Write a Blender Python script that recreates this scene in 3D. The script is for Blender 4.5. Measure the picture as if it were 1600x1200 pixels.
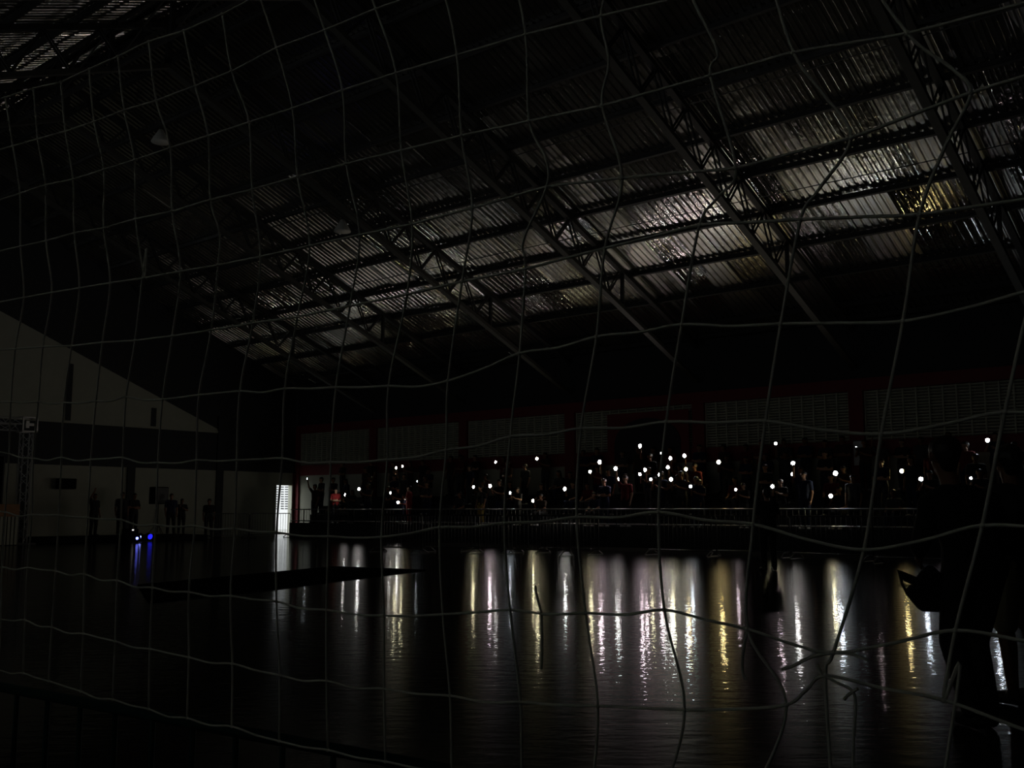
import bpy, bmesh, math, random
from mathutils import Vector, Matrix
random.seed(7)
R = math.radians
for o in list(bpy.data.objects):
    bpy.data.objects.remove(o)
SC = bpy.context.scene
COL = SC.collection

# ------------------------------------------------------------------ camera
F_PX, CAM_H, YAW, PITCH = 1570.0, 1.25, R(49.9), math.atan2(197, 1570)
FW = Vector((math.sin(YAW) * math.cos(PITCH), math.cos(YAW) * math.cos(PITCH), math.sin(PITCH)))
RT = Vector((math.cos(YAW), -math.sin(YAW), 0))
UP = RT.cross(FW)
CP = Vector((0, 0, CAM_H))
cam_data = bpy.data.cameras.new('camera')
cam_data.sensor_width = 36.0
cam_data.lens = 36.0 * F_PX / 1600.0
cam_data.clip_start = 0.05
cam = bpy.data.objects.new('camera', cam_data)
COL.objects.link(cam)
cam.matrix_world = Matrix(((RT.x, UP.x, -FW.x, 0), (RT.y, UP.y, -FW.y, 0), (RT.z, UP.z, -FW.z, CAM_H), (0, 0, 0, 1)))
SC.camera = cam

# ------------------------------------------------------------------ world, exposure
world = bpy.data.worlds.new('world')
SC.world = world
world.use_nodes = True
bg = world.node_tree.nodes['Background']
bg.inputs['Color'].default_value = (0.93, 0.98, 1.0, 1)
bg.inputs['Strength'].default_value = 2.0
SC.view_settings.view_transform = 'Standard'
SC.view_settings.look = 'None'
SC.view_settings.gamma = 1.0
SC.view_settings.use_curve_mapping = False
SC.view_settings.exposure = 0.0
SC.cycles.caustics_reflective = True
SC.cycles.blur_glossy = 1.0
SC.cycles.caustics_refractive = False
SC.cycles.max_bounces = 5
SC.cycles.sample_clamp_indirect = 1.0
SC.cycles.use_denoising = True

# daylight enters only by the open door in view and the louvre bays of the opposite long wall (out of the picture).
# Portals tell the renderer where those openings are (they give no light of their own).
def portal(name, loc, normal, sx, sy):
    l = bpy.data.lights.new(name, 'AREA'); l.shape = 'RECTANGLE'; l.size = sx; l.size_y = sy
    l.cycles.is_portal = True
    o = bpy.data.objects.new(name, l); COL.objects.link(o); o.location = loc
    z = -Vector(normal); y = Vector((0, 0, 1)); x = y.cross(z)
    o.matrix_world = Matrix(((x.x, y.x, z.x, loc[0]), (x.y, y.y, z.y, loc[1]), (x.z, y.z, z.z, loc[2]), (0, 0, 0, 1)))
portal('louvres_left_offscreen', (-4.62, 21.2, 4.3), (1, 0, 0), 40.8, 1.63)
portal('open_door_daylight', (31.53, 41.75, 1.27), (0, -1, 0), 1.07, 2.55)

# ------------------------------------------------------------------ places
XS, XF, YE = 32.3, 29.3, 41.6          # side wall, front of the stand, end wall
XR, SLOPE, Z0 = 14.0, 0.40, 7.5        # ridge, roof pitch, roof height over the side wall
def roof_z(x): return Z0 + SLOPE * (XS - x) if x >= XR else Z0 + SLOPE * (XS - XR) - SLOPE * (XR - x)
BAYS = [YE - 5.83 * k for k in range(7)]
def ray(x, y): return (FW * F_PX + RT * (x - 800) + UP * (600 - y)).normalized()
def on_x(x, y, X): d = ray(x, y); return CP + d * (X / d.x)
def on_y(x, y, Y): d = ray(x, y); return CP + d * (Y / d.y)
def on_z(x, y, Z=0.0): d = ray(x, y); return CP + d * ((Z - CAM_H) / d.z)

# ------------------------------------------------------------------ materials
MATS = {}
def mat(name, col, rough=0.7, metal=0.0, var=0.0, scale=6.0, bump=0.0, spec=0.5, stretch=(1, 1, 1), emit=None, strength=0.0):
    if name in MATS: return MATS[name]
    m = bpy.data.materials.new(name); m.use_nodes = True
    nt = m.node_tree; b = nt.nodes['Principled BSDF']
    b.inputs['Roughness'].default_value = rough
    b.inputs['Metallic'].default_value = metal
    b.inputs['Specular IOR Level'].default_value = spec
    b.inputs['Base Color'].default_value = (*col, 1)
    if var or bump:
        tc = nt.nodes.new('ShaderNodeTexCoord'); mp = nt.nodes.new('ShaderNodeMapping')
        mp.inputs['Scale'].default_value = stretch
        nz = nt.nodes.new('ShaderNodeTexNoise'); nz.inputs['Scale'].default_value = scale; nz.inputs['Detail'].default_value = 5
        nt.links.new(tc.outputs['Object'], mp.inputs['Vector']); nt.links.new(mp.outputs[0], nz.inputs['Vector'])
        if var:
            cr = nt.nodes.new('ShaderNodeMapRange')
            cr.inputs['To Min'].default_value = 1 - var; cr.inputs['To Max'].default_value = 1 + var
            mx = nt.nodes.new('ShaderNodeVectorMath'); mx.operation = 'SCALE'
            mx.inputs[0].default_value = col
            nt.links.new(nz.outputs['Fac'], cr.inputs['Value']); nt.links.new(cr.outputs[0], mx.inputs['Scale'])
            nt.links.new(mx.outputs[0], b.inputs['Base Color'])
        if bump:
            bp = nt.nodes.new('ShaderNodeBump'); bp.inputs['Strength'].default_value = bump; bp.inputs['Distance'].default_value = 0.01
            nt.links.new(nz.outputs['Fac'], bp.inputs['Height']); nt.links.new(bp.outputs[0], b.inputs['Normal'])
    if emit:
        b.inputs['Emission Color'].default_value = (*emit, 1); b.inputs['Emission Strength'].default_value = strength
    MATS[name] = m
    return m

def glossy_mat(name):
    m = bpy.data.materials.new(name); m.use_nodes = True
    nt = m.node_tree; nt.nodes.remove(nt.nodes['Principled BSDF'])
    out = nt.nodes['Material Output']
    gl = nt.nodes.new('ShaderNodeBsdfAnisotropic'); gl.distribution = 'BECKMANN'
    df = nt.nodes.new('ShaderNodeBsdfDiffuse'); mx = nt.nodes.new('ShaderNodeMixShader')
    nt.links.new(df.outputs[0], mx.inputs[1]); nt.links.new(gl.outputs[0], mx.inputs[2]); nt.links.new(mx.outputs[0], out.inputs['Surface'])
    return m, nt, nt.links.new, gl, df, mx

def mat_floor():
    m, nt, L, gl, df, mx = glossy_mat('polished_floor')
    tc = nt.nodes.new('ShaderNodeTexCoord')
    # trowel ripples: longer in one direction than in the other
    mp = nt.nodes.new('ShaderNodeMapping'); mp.vector_type = 'TEXTURE'; mp.inputs['Rotation'].default_value = (0, 0, R(-50)); mp.inputs['Scale'].default_value = (2.0, 1.0, 1.0)
    n1 = nt.nodes.new('ShaderNodeTexNoise'); n1.inputs['Scale'].default_value = 9; n1.inputs['Detail'].default_value = 3; n1.inputs['Roughness'].default_value = 0.5
    L(tc.outputs['Object'], mp.inputs['Vector']); L(mp.outputs[0], n1.inputs['Vector'])
    bp = nt.nodes.new('ShaderNodeBump'); bp.inputs['Strength'].default_value = 0.18; bp.inputs['Distance'].default_value = 0.02
    L(n1.outputs['Fac'], bp.inputs['Height']); L(bp.outputs[0], gl.inputs['Normal'])
    # worn patches: gloss and colour
    n2 = nt.nodes.new('ShaderNodeTexNoise'); n2.inputs['Scale'].default_value = 0.55; n2.inputs['Detail'].default_value = 6
    L(tc.outputs['Object'], n2.inputs['Vector'])
    r1 = nt.nodes.new('ShaderNodeMapRange'); r1.inputs['From Min'].default_value = 0.35; r1.inputs['From Max'].default_value = 0.65
    r1.inputs['To Min'].default_value = 0.035; r1.inputs['To Max'].default_value = 0.065
    L(n2.outputs['Fac'], r1.inputs['Value']); L(r1.outputs[0], gl.inputs['Roughness'])
    cr = nt.nodes.new('ShaderNodeMix'); cr.data_type = 'RGBA'
    cr.inputs['A'].default_value = (0.035, 0.035, 0.034, 1); cr.inputs['B'].default_value = (0.06, 0.058, 0.054, 1)
    L(n2.outputs['Fac'], cr.inputs['Factor']); L(cr.outputs['Result'], df.inputs['Color'])
    gl.inputs['Color'].default_value = (0.55, 0.55, 0.55, 1)
    g2 = nt.nodes.new('ShaderNodeBsdfAnisotropic'); g2.distribution = 'BECKMANN'; g2.inputs['Roughness'].default_value = 0.24; g2.inputs['Color'].default_value = (0.68, 0.68, 0.68, 1)
    L(bp.outputs[0], g2.inputs['Normal'])
    mg = nt.nodes.new('ShaderNodeMixShader'); mg.inputs[0].default_value = 0.33
    L(gl.outputs[0], mg.inputs[1]); L(g2.outputs[0], mg.inputs[2]); L(mg.outputs[0], mx.inputs[2])
    fr = nt.nodes.new('ShaderNodeFresnel'); fr.inputs['IOR'].default_value = 1.40
    L(fr.outputs[0], mx.inputs[0])
    return m

def mat_sheet(name='galvanised_sheet', lo=0.12, hi=0.35):
    m, nt, L, gl, df, mx = glossy_mat(name)
    tc = nt.nodes.new('ShaderNodeTexCoord'); oi = nt.nodes.new('ShaderNodeObjectInfo')
    off = nt.nodes.new('ShaderNodeVectorMath'); off.operation = 'ADD'
    sc = nt.nodes.new('ShaderNodeMath'); sc.operation = 'MULTIPLY'; sc.inputs[1].default_value = 40
    L(oi.outputs['Random'], sc.inputs[0]); L(tc.outputs['Object'], off.inputs[0]); L(sc.outputs[0], off.inputs[1])
    n1 = nt.nodes.new('ShaderNodeTexNoise'); n1.inputs['Scale'].default_value = 4.5; n1.inputs['Detail'].default_value = 3
    L(off.outputs[0], n1.inputs['Vector'])
    bp = nt.nodes.new('ShaderNodeBump'); bp.inputs['Strength'].default_value = 0.58; bp.inputs['Distance'].default_value = 0.02
    L(n1.outputs['Fac'], bp.inputs['Height']); L(bp.outputs[0], gl.inputs['Normal'])
    r1 = nt.nodes.new('ShaderNodeMapRange'); r1.inputs['To Min'].default_value = lo; r1.inputs['To Max'].default_value = hi
    L(oi.outputs['Random'], r1.inputs['Value']); L(r1.outputs[0], gl.inputs['Roughness'])
    n2 = nt.nodes.new('ShaderNodeTexNoise'); n2.inputs['Scale'].default_value = 0.9; n2.inputs['Detail'].default_value = 6
    L(off.outputs[0], n2.inputs['Vector'])
    cr = nt.nodes.new('ShaderNodeMix'); cr.data_type = 'RGBA'
    cr.inputs['A'].default_value = (0.35, 0.34, 0.32, 1); cr.inputs['B'].default_value = (0.85, 0.83, 0.79, 1)
    L(n2.outputs['Fac'], cr.inputs['Factor']); L(cr.outputs['Result'], gl.inputs['Color'])
    df.inputs['Color'].default_value = (0.16, 0.16, 0.14, 1)
    mx.inputs[0].default_value = 0.86
    return m

M_FLOOR, M_SHEET, M_SHEET_OLD = mat_floor(), mat_sheet(), mat_sheet('weathered_sheet', 0.15, 0.34)
M_PALE = mat('pale_plaster', (0.42, 0.42, 0.34), 0.85, var=0.12, scale=2.0, bump=0.1)
M_DARKW = mat('dark_paint', (0.035, 0.037, 0.04), 0.8, var=0.2)
M_RED = mat('dark_red_paint', (0.20, 0.022, 0.03), 0.7, var=0.15)
M_SLAT = mat('pale_concrete', (0.58, 0.58, 0.48), 0.85, var=0.12, scale=9)
M_STEEL = mat('dark_painted_steel', (0.03, 0.03, 0.03), 0.55, 0.0, var=0.2)
M_CHORD = mat('weathered_steel', (0.06, 0.06, 0.052), 0.6, 0.0, var=0.25)
M_GALV = mat('galvanised_tube', (0.40, 0.40, 0.41), 0.45, 0.9)
M_BLACK = mat('matt_black', (0.010, 0.010, 0.011), 1.0, spec=0.0)
M_CONC = mat('dark_concrete', (0.045, 0.047, 0.052), 0.8, var=0.2)
M_ROPE = mat('rope', (0.76, 0.76, 0.70), 0.9, var=0.1, scale=90)
M_WHITE = mat('white_render', (0.80, 0.80, 0.80), 0.85, var=0.05)
M_TEAL = mat('teal_paint', (0.015, 0.05, 0.05), 0.8, spec=0.2)
M_WOOD = mat('varnished_wood', (0.30, 0.13, 0.04), 0.5, var=0.3, scale=4, stretch=(1, 1, 8))

# ------------------------------------------------------------------ mesh helpers
def link(name, me, m=None, parent=None, loc=None, rot=None):
    o = bpy.data.objects.new(name, me); COL.objects.link(o)
    if m is not None and me is not None and not me.materials: me.materials.append(m)
    if parent is not None: o.parent = parent
    if loc is not None: o.location = loc
    if rot is not None: o.rotation_euler = rot
    return o
def tag(o, label, cat, group=None, kind=None):
    o['label'] = label; o['category'] = cat
    if group: o['group'] = group
    if kind: o['kind'] = kind
    return o
def struct(o, label=None):
    o['kind'] = 'structure'
    if label: o['label'] = label
    return o
def empty(name, loc=(0, 0, 0), rz=0.0):
    e = bpy.data.objects.new(name, None); COL.objects.link(e)
    e.location = loc; e.rotation_euler = (0, 0, rz); e.empty_display_size = 0.2
    return e
def box(bm, c, s, rot=None):
    r = bmesh.ops.create_cube(bm, size=1.0)
    M = Matrix.Translation(Vector(c)) @ (rot.to_4x4() if rot else Matrix.Identity(4)) @ Matrix.Diagonal((*s, 1))
    bmesh.ops.transform(bm, matrix=M, verts=r['verts']); return r['verts']
def bar(bm, a, b, w, h=None, up=Vector((0, 0, 1))):
    a, b = Vector(a), Vector(b); d = b - a; L = d.length; z = d.normalized()
    if abs(z.dot(up)) > 0.99: up = Vector((0, 1, 0))
    x = up.cross(z).normalized(); y = z.cross(x)
    r = bmesh.ops.create_cube(bm, size=1.0)
    M = Matrix(((x.x, y.x, z.x, 0), (x.y, y.y, z.y, 0), (x.z, y.z, z.z, 0), (0, 0, 0, 1)))
    bmesh.ops.transform(bm, matrix=Matrix.Translation((a + b) / 2) @ M @ Matrix.Diagonal((w, h or w, L, 1)), verts=r['verts'])
def tube(bm, pts, r, seg=8, cap=True):
    pts = [Vector(p) for p in pts]; rs = r if isinstance(r, (list, tuple)) else [r] * len(pts)
    rings = []; ref = None
    for i, p in enumerate(pts):
        t = (pts[min(i + 1, len(pts) - 1)] - pts[max(i - 1, 0)]).normalized()
        if ref is None: ref = t.orthogonal().normalized()
        ref = (ref - t * ref.dot(t)).normalized(); bn = t.cross(ref)
        rings.append([bm.verts.new(p + (ref * math.cos(a) + bn * math.sin(a)) * rs[i]) for a in [2 * math.pi * k / seg for k in range(seg)]])
    for A, B in zip(rings, rings[1:]):
        for k in range(seg): bm.faces.new((A[k], A[(k + 1) % seg], B[(k + 1) % seg], B[k]))
    if cap: bm.faces.new(list(reversed(rings[0]))); bm.faces.new(rings[-1])
def prism(bm, poly, axis, a, b):
    """poly: 2-D outline; axis 'x','y' or 'z' is the extrusion axis from a to b"""
    def P(u, v, w): return {'x': (w, u, v), 'y': (u, w, v), 'z': (u, v, w)}[axis]
    A = [bm.verts.new(P(u, v, a)) for u, v in poly]; B = [bm.verts.new(P(u, v, b)) for u, v in poly]
    n = len(poly)
    bm.faces.new(A); bm.faces.new(list(reversed(B)))
    for i in range(n): bm.faces.new((A[i], B[i], B[(i + 1) % n], A[(i + 1) % n]))
def finish(bm, name='mesh', smooth=False, bevel=0.0):
    if bevel: bmesh.ops.bevel(bm, geom=list(bm.edges), offset=bevel, segments=2, affect='EDGES', clamp_overlap=True)
    bmesh.ops.recalc_face_normals(bm, faces=bm.faces)
    me = bpy.data.meshes.new(name); bm.to_mesh(me); bm.free()
    if smooth:
        for p in me.polygons: p.use_smooth = True
    return me
def make(name, fn, m, parent=None, loc=None, rot=None, smooth=False, bevel=0.0):
    bm = bmesh.new(); fn(bm)
    return link(name, finish(bm, name, smooth, bevel), m, parent, loc, rot)
def boxo(name, c, s, m, parent=None, rot=None, bevel=0.0):
    """box object whose origin sits at its centre"""
    return make(name, lambda bm: box(bm, (0, 0, 0), s), m, parent, c, rot, bevel=bevel)
def copy_tree(o, parent=None):
    c = o.copy(); COL.objects.link(c); c.parent = parent
    for ch in list(o.children): copy_tree(ch, c)
    return c

# ================================================================== SETTING
struct(make('floor', lambda bm: box(bm, (14, 18.8, -0.1), (37.4, 46, 0.2)), M_FLOOR), 'dark polished hall floor with rippled gloss')
struct(make('floor_yard', lambda bm: box(bm, (36, 49.0, -0.1), (28, 14.4, 0.2)), mat('pale_paving', (0.4, 0.4, 0.38), 0.9)), 'yard paving outside the door')

# ---- end wall (gable), with the door opening
ew = struct(empty('wall_end', (0, YE, 0)), 'pale gable wall at the end of the hall')
def ew_box(name, x0, x1, z0, z1, m, y0=0.0, y1=0.25):
    return make(name, lambda bm: box(bm, ((x0 + x1) / 2, (y0 + y1) / 2, (z0 + z1) / 2), (x1 - x0, y1 - y0, z1 - z0)), m, ew)
DX0, DX1, DZ = 31.0, 32.07, 2.55
for x0, x1 in ((-4.6, 9.0), (9.0, 14.0), (14.0, 18.6), (18.6, 23.05), (23.4, 27.58), (27.93, DX0)):
    ew_box('wall_panel', x0, x1, 0, 3.12, M_PALE)
ew_box('wall_panel', DX0, DX1, DZ, 3.12, M_PALE)
ew_box('door_pier', DX1, XS + 0.25, 0, 3.12, M_RED)
for x0, x1 in ((18.4, 18.75), (23.05, 23.4), (27.58, 27.93)):
    ew_box('pillar', x0, x1, 0, 9.8 - SLOPE * (x0 - 17.24) if x0 > 27 else 3.12, M_DARKW, -0.1, 0.25)
ew_box('wall_band', -4.6, XS + 0.25, 3.12, 4.96, M_DARKW)
make('gable_panel', lambda bm: prism(bm, [(27.9, 4.96), (14.0, 10.55), (-4.6, 7.7), (-4.6, 4.96)], 'y', 0.0, 0.25), M_PALE, ew)
make('gable_cladding', lambda bm: prism(bm, [(27.9, 4.96), (XS + .25, 4.96), (XS + .25, roof_z(XS + .25) + .07), (14.0, roof_z(14) + .07), (-4.6, roof_z(-4.6) + .07), (-4.6, 7.7), (14.0, 10.55)], 'y', 0.02, 0.25), M_DARKW, ew)
ew_box('ledge', -4.3, 27.9, 4.90, 5.0, M_PALE, -0.06, 0.02)
for x in (20.15, 24.1):
    ew_box('gable_pier', x, x + 0.22, 5.0, 10.2 - SLOPE * (x - 13.2), M_DARKW, -0.05, 0.05)
fr = struct(empty('door_1', ((DX0 + DX1) / 2, YE, 0)), 'open doorway with pale frame')
for sx in (DX0 + 0.03, DX1 - 0.03):
    make('door_frame', lambda bm: box(bm, (sx - (DX0 + DX1) / 2, 0.1, DZ / 2), (0.06, 0.3, DZ)), M_SLAT, fr)
make('door_frame', lambda bm: box(bm, (0, 0.1, DZ - 0.03), (DX1 - DX0 - .12, 0.3, 0.06)), M_SLAT, fr)

# ---- pale building in the yard, seen through the door
YB = 54.0
BX = on_y(444, 800, YB).x
bd = tag(empty('yard_building', (BX, YB, 0)), 'pale building with rows of dark vent slots, seen through the open door', 'building')
make('wall', lambda bm: box(bm, (0, 0.2, 3.1), (14, 0.3, 6.2)), M_WHITE, bd)
slot = None
for c, (u0, u1) in enumerate(((429.5, 436), (439.5, 444), (446, 452))):
    for r in range(10):
        a = on_y(u0, 760 + 3.75 * r, YB); b = on_y(u1, 762 + 3.75 * r, YB)
        make('vent_slot', lambda bm: box(bm, ((a.x + b.x) / 2 - BX, 0.045, (a.z + b.z) / 2), (b.x - a.x, 0.03, 0.065)), M_CONC, bd)
make('plinth', lambda bm: box(bm, (0, 0.03, 0.6), (14, 0.06, 1.2)), M_WHITE, bd)

# ---- the two walls behind the photographer
wl = struct(empty('wall_left', (-4.45, 0, 0)), 'dark side wall behind the goal with louvre bays')
for y0, y1, z0, z1 in ((-4.2, 41.8, 0, 3.49), (-4.2, 41.8, 5.12, 7.58), (-4.2, 0.79, 3.49, 5.12)) + tuple((y - .24, y + .24, 3.49, 5.12) for y in BAYS):
    make('wall_panel', lambda bm: box(bm, (0, (y0 + y1) / 2, (z0 + z1) / 2), (0.3, y1 - y0, z1 - z0)), M_DARKW, wl)
bm = bmesh.new(); box(bm, (0, 0, 0), (0.10, 5.33, 0.038), Matrix.Rotation(R(-22), 3, 'Y')); lsl_me = finish(bm, 'slat'); lsl_me.materials.append(M_SLAT)
for y in BAYS:
    for i in range(17): link('slat', lsl_me, None, wl, (0, y - 2.915, 3.54 + i * 0.0955))
wr_ = struct(empty('wall_rear', (0, -4, 0)), 'dark rear wall')
make('wall_panel', lambda bm: box(bm, ((XS + .25 - 4.6) / 2, 0, 3.7), (XS + .25 + 4.6, 0.25, 7.4)), M_DARKW, wr_)
make('gable_panel', lambda bm: prism(bm, [(-4.6, 7.4), (XS + .25, 7.4), (XS + .25, 7.5), (14.0, roof_z(14) + .06), (-4.6, 7.5)], 'y', -0.12, 0.12), M_DARKW, wr_)

# ---- side wall behind the stand
sw = struct(empty('wall_side', (XS, 0, 0)), 'side wall with pale lower part and dark red bands')
def sw_box(name, y0, y1, z0, z1, m, x0=0.0, x1=0.25, parent=None):
    return make(name, lambda bm: box(bm, ((x0 + x1) / 2, (y0 + y1) / 2, (z0 + z1) / 2), (x1 - x0, y1 - y0, z1 - z0)), m, parent or sw)
sw_box('wall_lower', -4, YE, 0, 2.98, M_PALE)
sw_box('red_band', -4, YE, 2.98, 3.49, M_RED, -0.05, 0.25)
sw_box('louvre_backing', -4, YE, 3.49, 5.12, M_BLACK, 0.18, 0.25)
sw_box('red_beam', -4, YE, 5.12, 5.52, M_RED, -0.08, 0.25)
sw_box('upper_cladding', -4, YE, 5.52, Z0 + .07, M_DARKW, 0.02, 0.25)
for y in BAYS[1:]:
    sw_box('pillar', y - 0.24, y + 0.24, 0, 5.12, M_RED, -0.1, 0.2)
sw_box('pillar', YE - 0.3, YE, 0, 5.12, M_RED, -0.1, 0.2)
wn = 0
for k in range(len(BAYS)):
    y1 = BAYS[k] - (0.3 if k == 0 else 0.24); y0 = (BAYS[k + 1] if k + 1 < len(BAYS) else 0.55) + 0.24
    if y1 - y0 < 1: continue
    wn += 1
    w = struct(empty(f'window_{wn}', (XS, (y0 + y1) / 2, 3.49)), 'pale concrete louvre panel with close horizontal slats')
    W = y1 - y0
    sl = mu = None
    for i in range(17):
        if sl is None:
            sl = make('slat', lambda bm: box(bm, (0, 0, 0), (0.10, W - 0.02, 0.038), Matrix.Rotation(R(22), 3, 'Y')), M_SLAT, w, (0.09, 0, 0.05)); s_me = sl.data
        else:
            link('slat', s_me, None, w, (0.09, 0, 0.05 + i * 0.0955))
    n = max(3, round(W / 0.42))
    for i in range(n + 1):
        loc = (0.075, -W / 2 + 0.03 + i * (W - 0.06) / n, 0.815)
        if mu is None:
            mu = make('mullion', lambda bm: box(bm, (0, 0, 0), (0.13, 0.045, 1.61)), M_SLAT, w, loc); m_me = mu.data
        else:
            link('mullion', m_me, None, w, loc)

# dark red hanging in the louvre bay, with a dark arched panel before it
a = on_x(948, 640, XS - .15); b = on_x(1012, 690, XS - .15)
ban = tag(empty('wall_hanging', (XS - 0.14, (a.y + b.y) / 2 - .9, 3.0)), 'dark red wall hanging with black arched panel over the louvres', 'hanging')
make('cloth', lambda bm: box(bm, (0, 0, 1.0), (0.03, 3.6, 1.85)), M_RED, ban)
def arch(bm):
    pts = [(-1.45, 0)] + [(1.45 * math.cos(t), 0.75 + 0.95 * math.sin(t)) for t in [math.pi - math.pi * i / 16 for i in range(17)]] + [(1.45, 0)]
    prism(bm, pts, 'x', -0.06, -0.02)
make('arched_panel', arch, mat('dark_panel', (0.03, 0.025, 0.035), 0.7), ban)

# ---- roof: corrugated sheets
roof = struct(empty('ceiling', (0, 0, 0)), 'pitched roof of corrugated metal sheets on steel trusses')
RIBS, PITCHW, DEPTH = 5, 0.22, 0.038
def sheet_mesh(length):
    prof = []
    for i in range(RIBS):
        y = i * PITCHW
        prof += [(y, 0.0), (y + 0.04, 0.002), (y + 0.08, 0.002), (y + 0.106, 0.0), (y + 0.114, 0.002), (y + 0.120, 0.006), (y + 0.142, DEPTH), (y + 0.190, DEPTH), (y + 0.208, 0.007), (y + 0.213, 0.002)]
    w = RIBS * PITCHW
    prof += [(w, 0.0), (w + 0.04, 0.002), (w + 0.08, 0.002), (w + 0.106, 0.0), (w + 0.114, 0.002), (w + 0.120, 0.006), (w + 0.142, DEPTH), (w + 0.190, DEPTH), (w + 0.22, 0.004), (w + 0.27, 0.004)]   # side lap
    bm = bmesh.new(); n = 3
    rows = [[bm.verts.new((-length / 2 + length * j / n, y - RIBS * PITCHW / 2, z)) for y, z in prof] for j in range(n + 1)]
    for A, B in zip(rows, rows[1:]):
        for k in range(len(prof) - 1): bm.faces.new((A[k], A[k + 1], B[k + 1], B[k]))
    return finish(bm, 'roof_sheet')
ang = math.atan(SLOPE)
half = (XS + 0.5 - XR) / math.cos(ang)
NS = 3
sh_me = sheet_mesh(half / NS + 0.12); sh_me.materials.append(M_SHEET)
RY0 = -4.0
sh_old = sh_me.copy(); sh_old.materials.clear(); sh_old.materials.append(M_SHEET_OLD)
ny = int((YE + 0.2 - RY0) / (RIBS * PITCHW)) + 1
for side in (1, -1):
    for i in range(ny):
        for j in range(NS):
            d = (j + 0.5) * half / NS
            x = XR + side * d * math.cos(ang); z = Z0 + SLOPE * (XS - XR) - d * math.sin(ang) + 0.006 * (j % 2) + 0.0
            y = RY0 + (i + 0.5) * RIBS * PITCHW
            link('roof_sheet', sh_me if side > 0 else sh_old, None, roof, (x, y, z + 0.0025 * (i % 2)),
                 (R(random.gauss(0, 0.6)), side * ang + R(random.gauss(0, 0.35)), R(random.gauss(0, 0.15))))

# ---- purlins: top sits just under the sheets
PX = [32.05, 31.25] + [29.6 - 1.62 * k for k in range(10)]
def purlin_profile(bm, L):
    # a lipped channel
    t = 0.012
    for c, s in (((0, 0, -0.085), (t, L, 0.17)), ((0.035, 0, -0.006), (0.07, L, t)), ((0.035, 0, -0.164), (0.07, L, t)), ((0.066, 0, -0.02), (t, L, 0.03)), ((0.066, 0, -0.15), (t, L, 0.03))):
        box(bm, c, s)
bm = bmesh.new(); purlin_profile(bm, YE + 4); pur_me = finish(bm, 'purlin'); pur_me.materials.append(M_STEEL)
for side in (1, -1):
    for px in PX:
        if px < XR + 0.3: continue
        x = px if side > 0 else 2 * XR - px
        link('purlin', pur_me, None, roof, (x, (YE - 4) / 2, roof_z(x) - 0.012), (0, side * ang, 0))
make('ridge_beam', lambda bm: box(bm, (0, 0, 0), (0.16, YE + 4, 0.26)), M_STEEL, roof, (XR, (YE - 4) / 2, roof_z(XR) - 0.2))
make('ridge_cap', lambda bm: prism(bm, [(-0.35, -0.10), (0, 0.06), (0.35, -0.10), (0.35, -0.07), (0, 0.09), (-0.35, -0.07)], 'y', -4.1, YE + .2), M_STEEL, roof, (XR, 0, roof_z(XR) + 0.02))
# thin conduit lines strung under the sheets, parallel to the purlins
for x in (25.4, 21.6):
    make('conduit', lambda bm: tube(bm, [(x, 2, roof_z(x) - .30), (x, YE - .1, roof_z(x) - .30)], 0.014, 6), M_STEEL, roof)

# ---- trusses in every bay
TD = 1.25                                          # truss depth
ORD = ['', 'first', 'second', 'third', 'fourth', 'fifth', 'sixth', 'seventh', 'eighth', 'ninth']
def truss(y, k):
    t = tag(empty('roof_truss', (XS, y, 5.5)), f'dark steel lattice roof truss, {ORD[k]} from the pale end wall', 'truss', 'roof trusses along the hall')
    def P(x, dz): return Vector((x - XS, 0, roof_z(x) - 0.25 - dz - 5.5))
    for side in (1, -1):
        X = (lambda d: XR + side * d)
        e = XS - XR
        make('top_chord', lambda bm: bar(bm, P(X(0), 0.07), P(X(e), 0.07), 0.17, 0.15), M_STEEL, t)
        make('bottom_chord', lambda bm: bar(bm, P(X(0), TD), P(X(e - 0.05), TD + 0.12), 0.2, 0.13), M_CHORD, t)
        n = 9
        xs = [0.6 + i * (e - 5.6) / n for i in range(n + 1)]
        for i in range(n):
            if side < 0 and i > 6: break
            xm = (xs[i] + xs[i + 1]) / 2
            for u, v in (((xs[i], 0.12), (xm, TD - 0.05)), ((xm, TD - 0.05), (xs[i + 1], 0.12))):
                def web(bm):
                    for off in (-0.06, 0.06):
                        A = P(X(u[0]), u[1]); B = P(X(v[0]), v[1])
                        A.y += off; B.y += off; bar(bm, A, B, 0.035, 0.05)
                make('web_brace', web, M_STEEL, t)
        make('end_post', lambda bm: bar(bm, P(X(e - 4.9), 0.1), P(X(e - 4.9), TD), 0.1, 0.1, Vector((1, 0, 0))), M_STEEL, t)
    make('ridge_post', lambda bm: bar(bm, P(XR, 0.1), P(XR, TD), 0.14, 0.14, Vector((1, 0, 0))), M_STEEL, t)
    return t
for k in range(1, 7): truss(BAYS[k], k)

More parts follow.
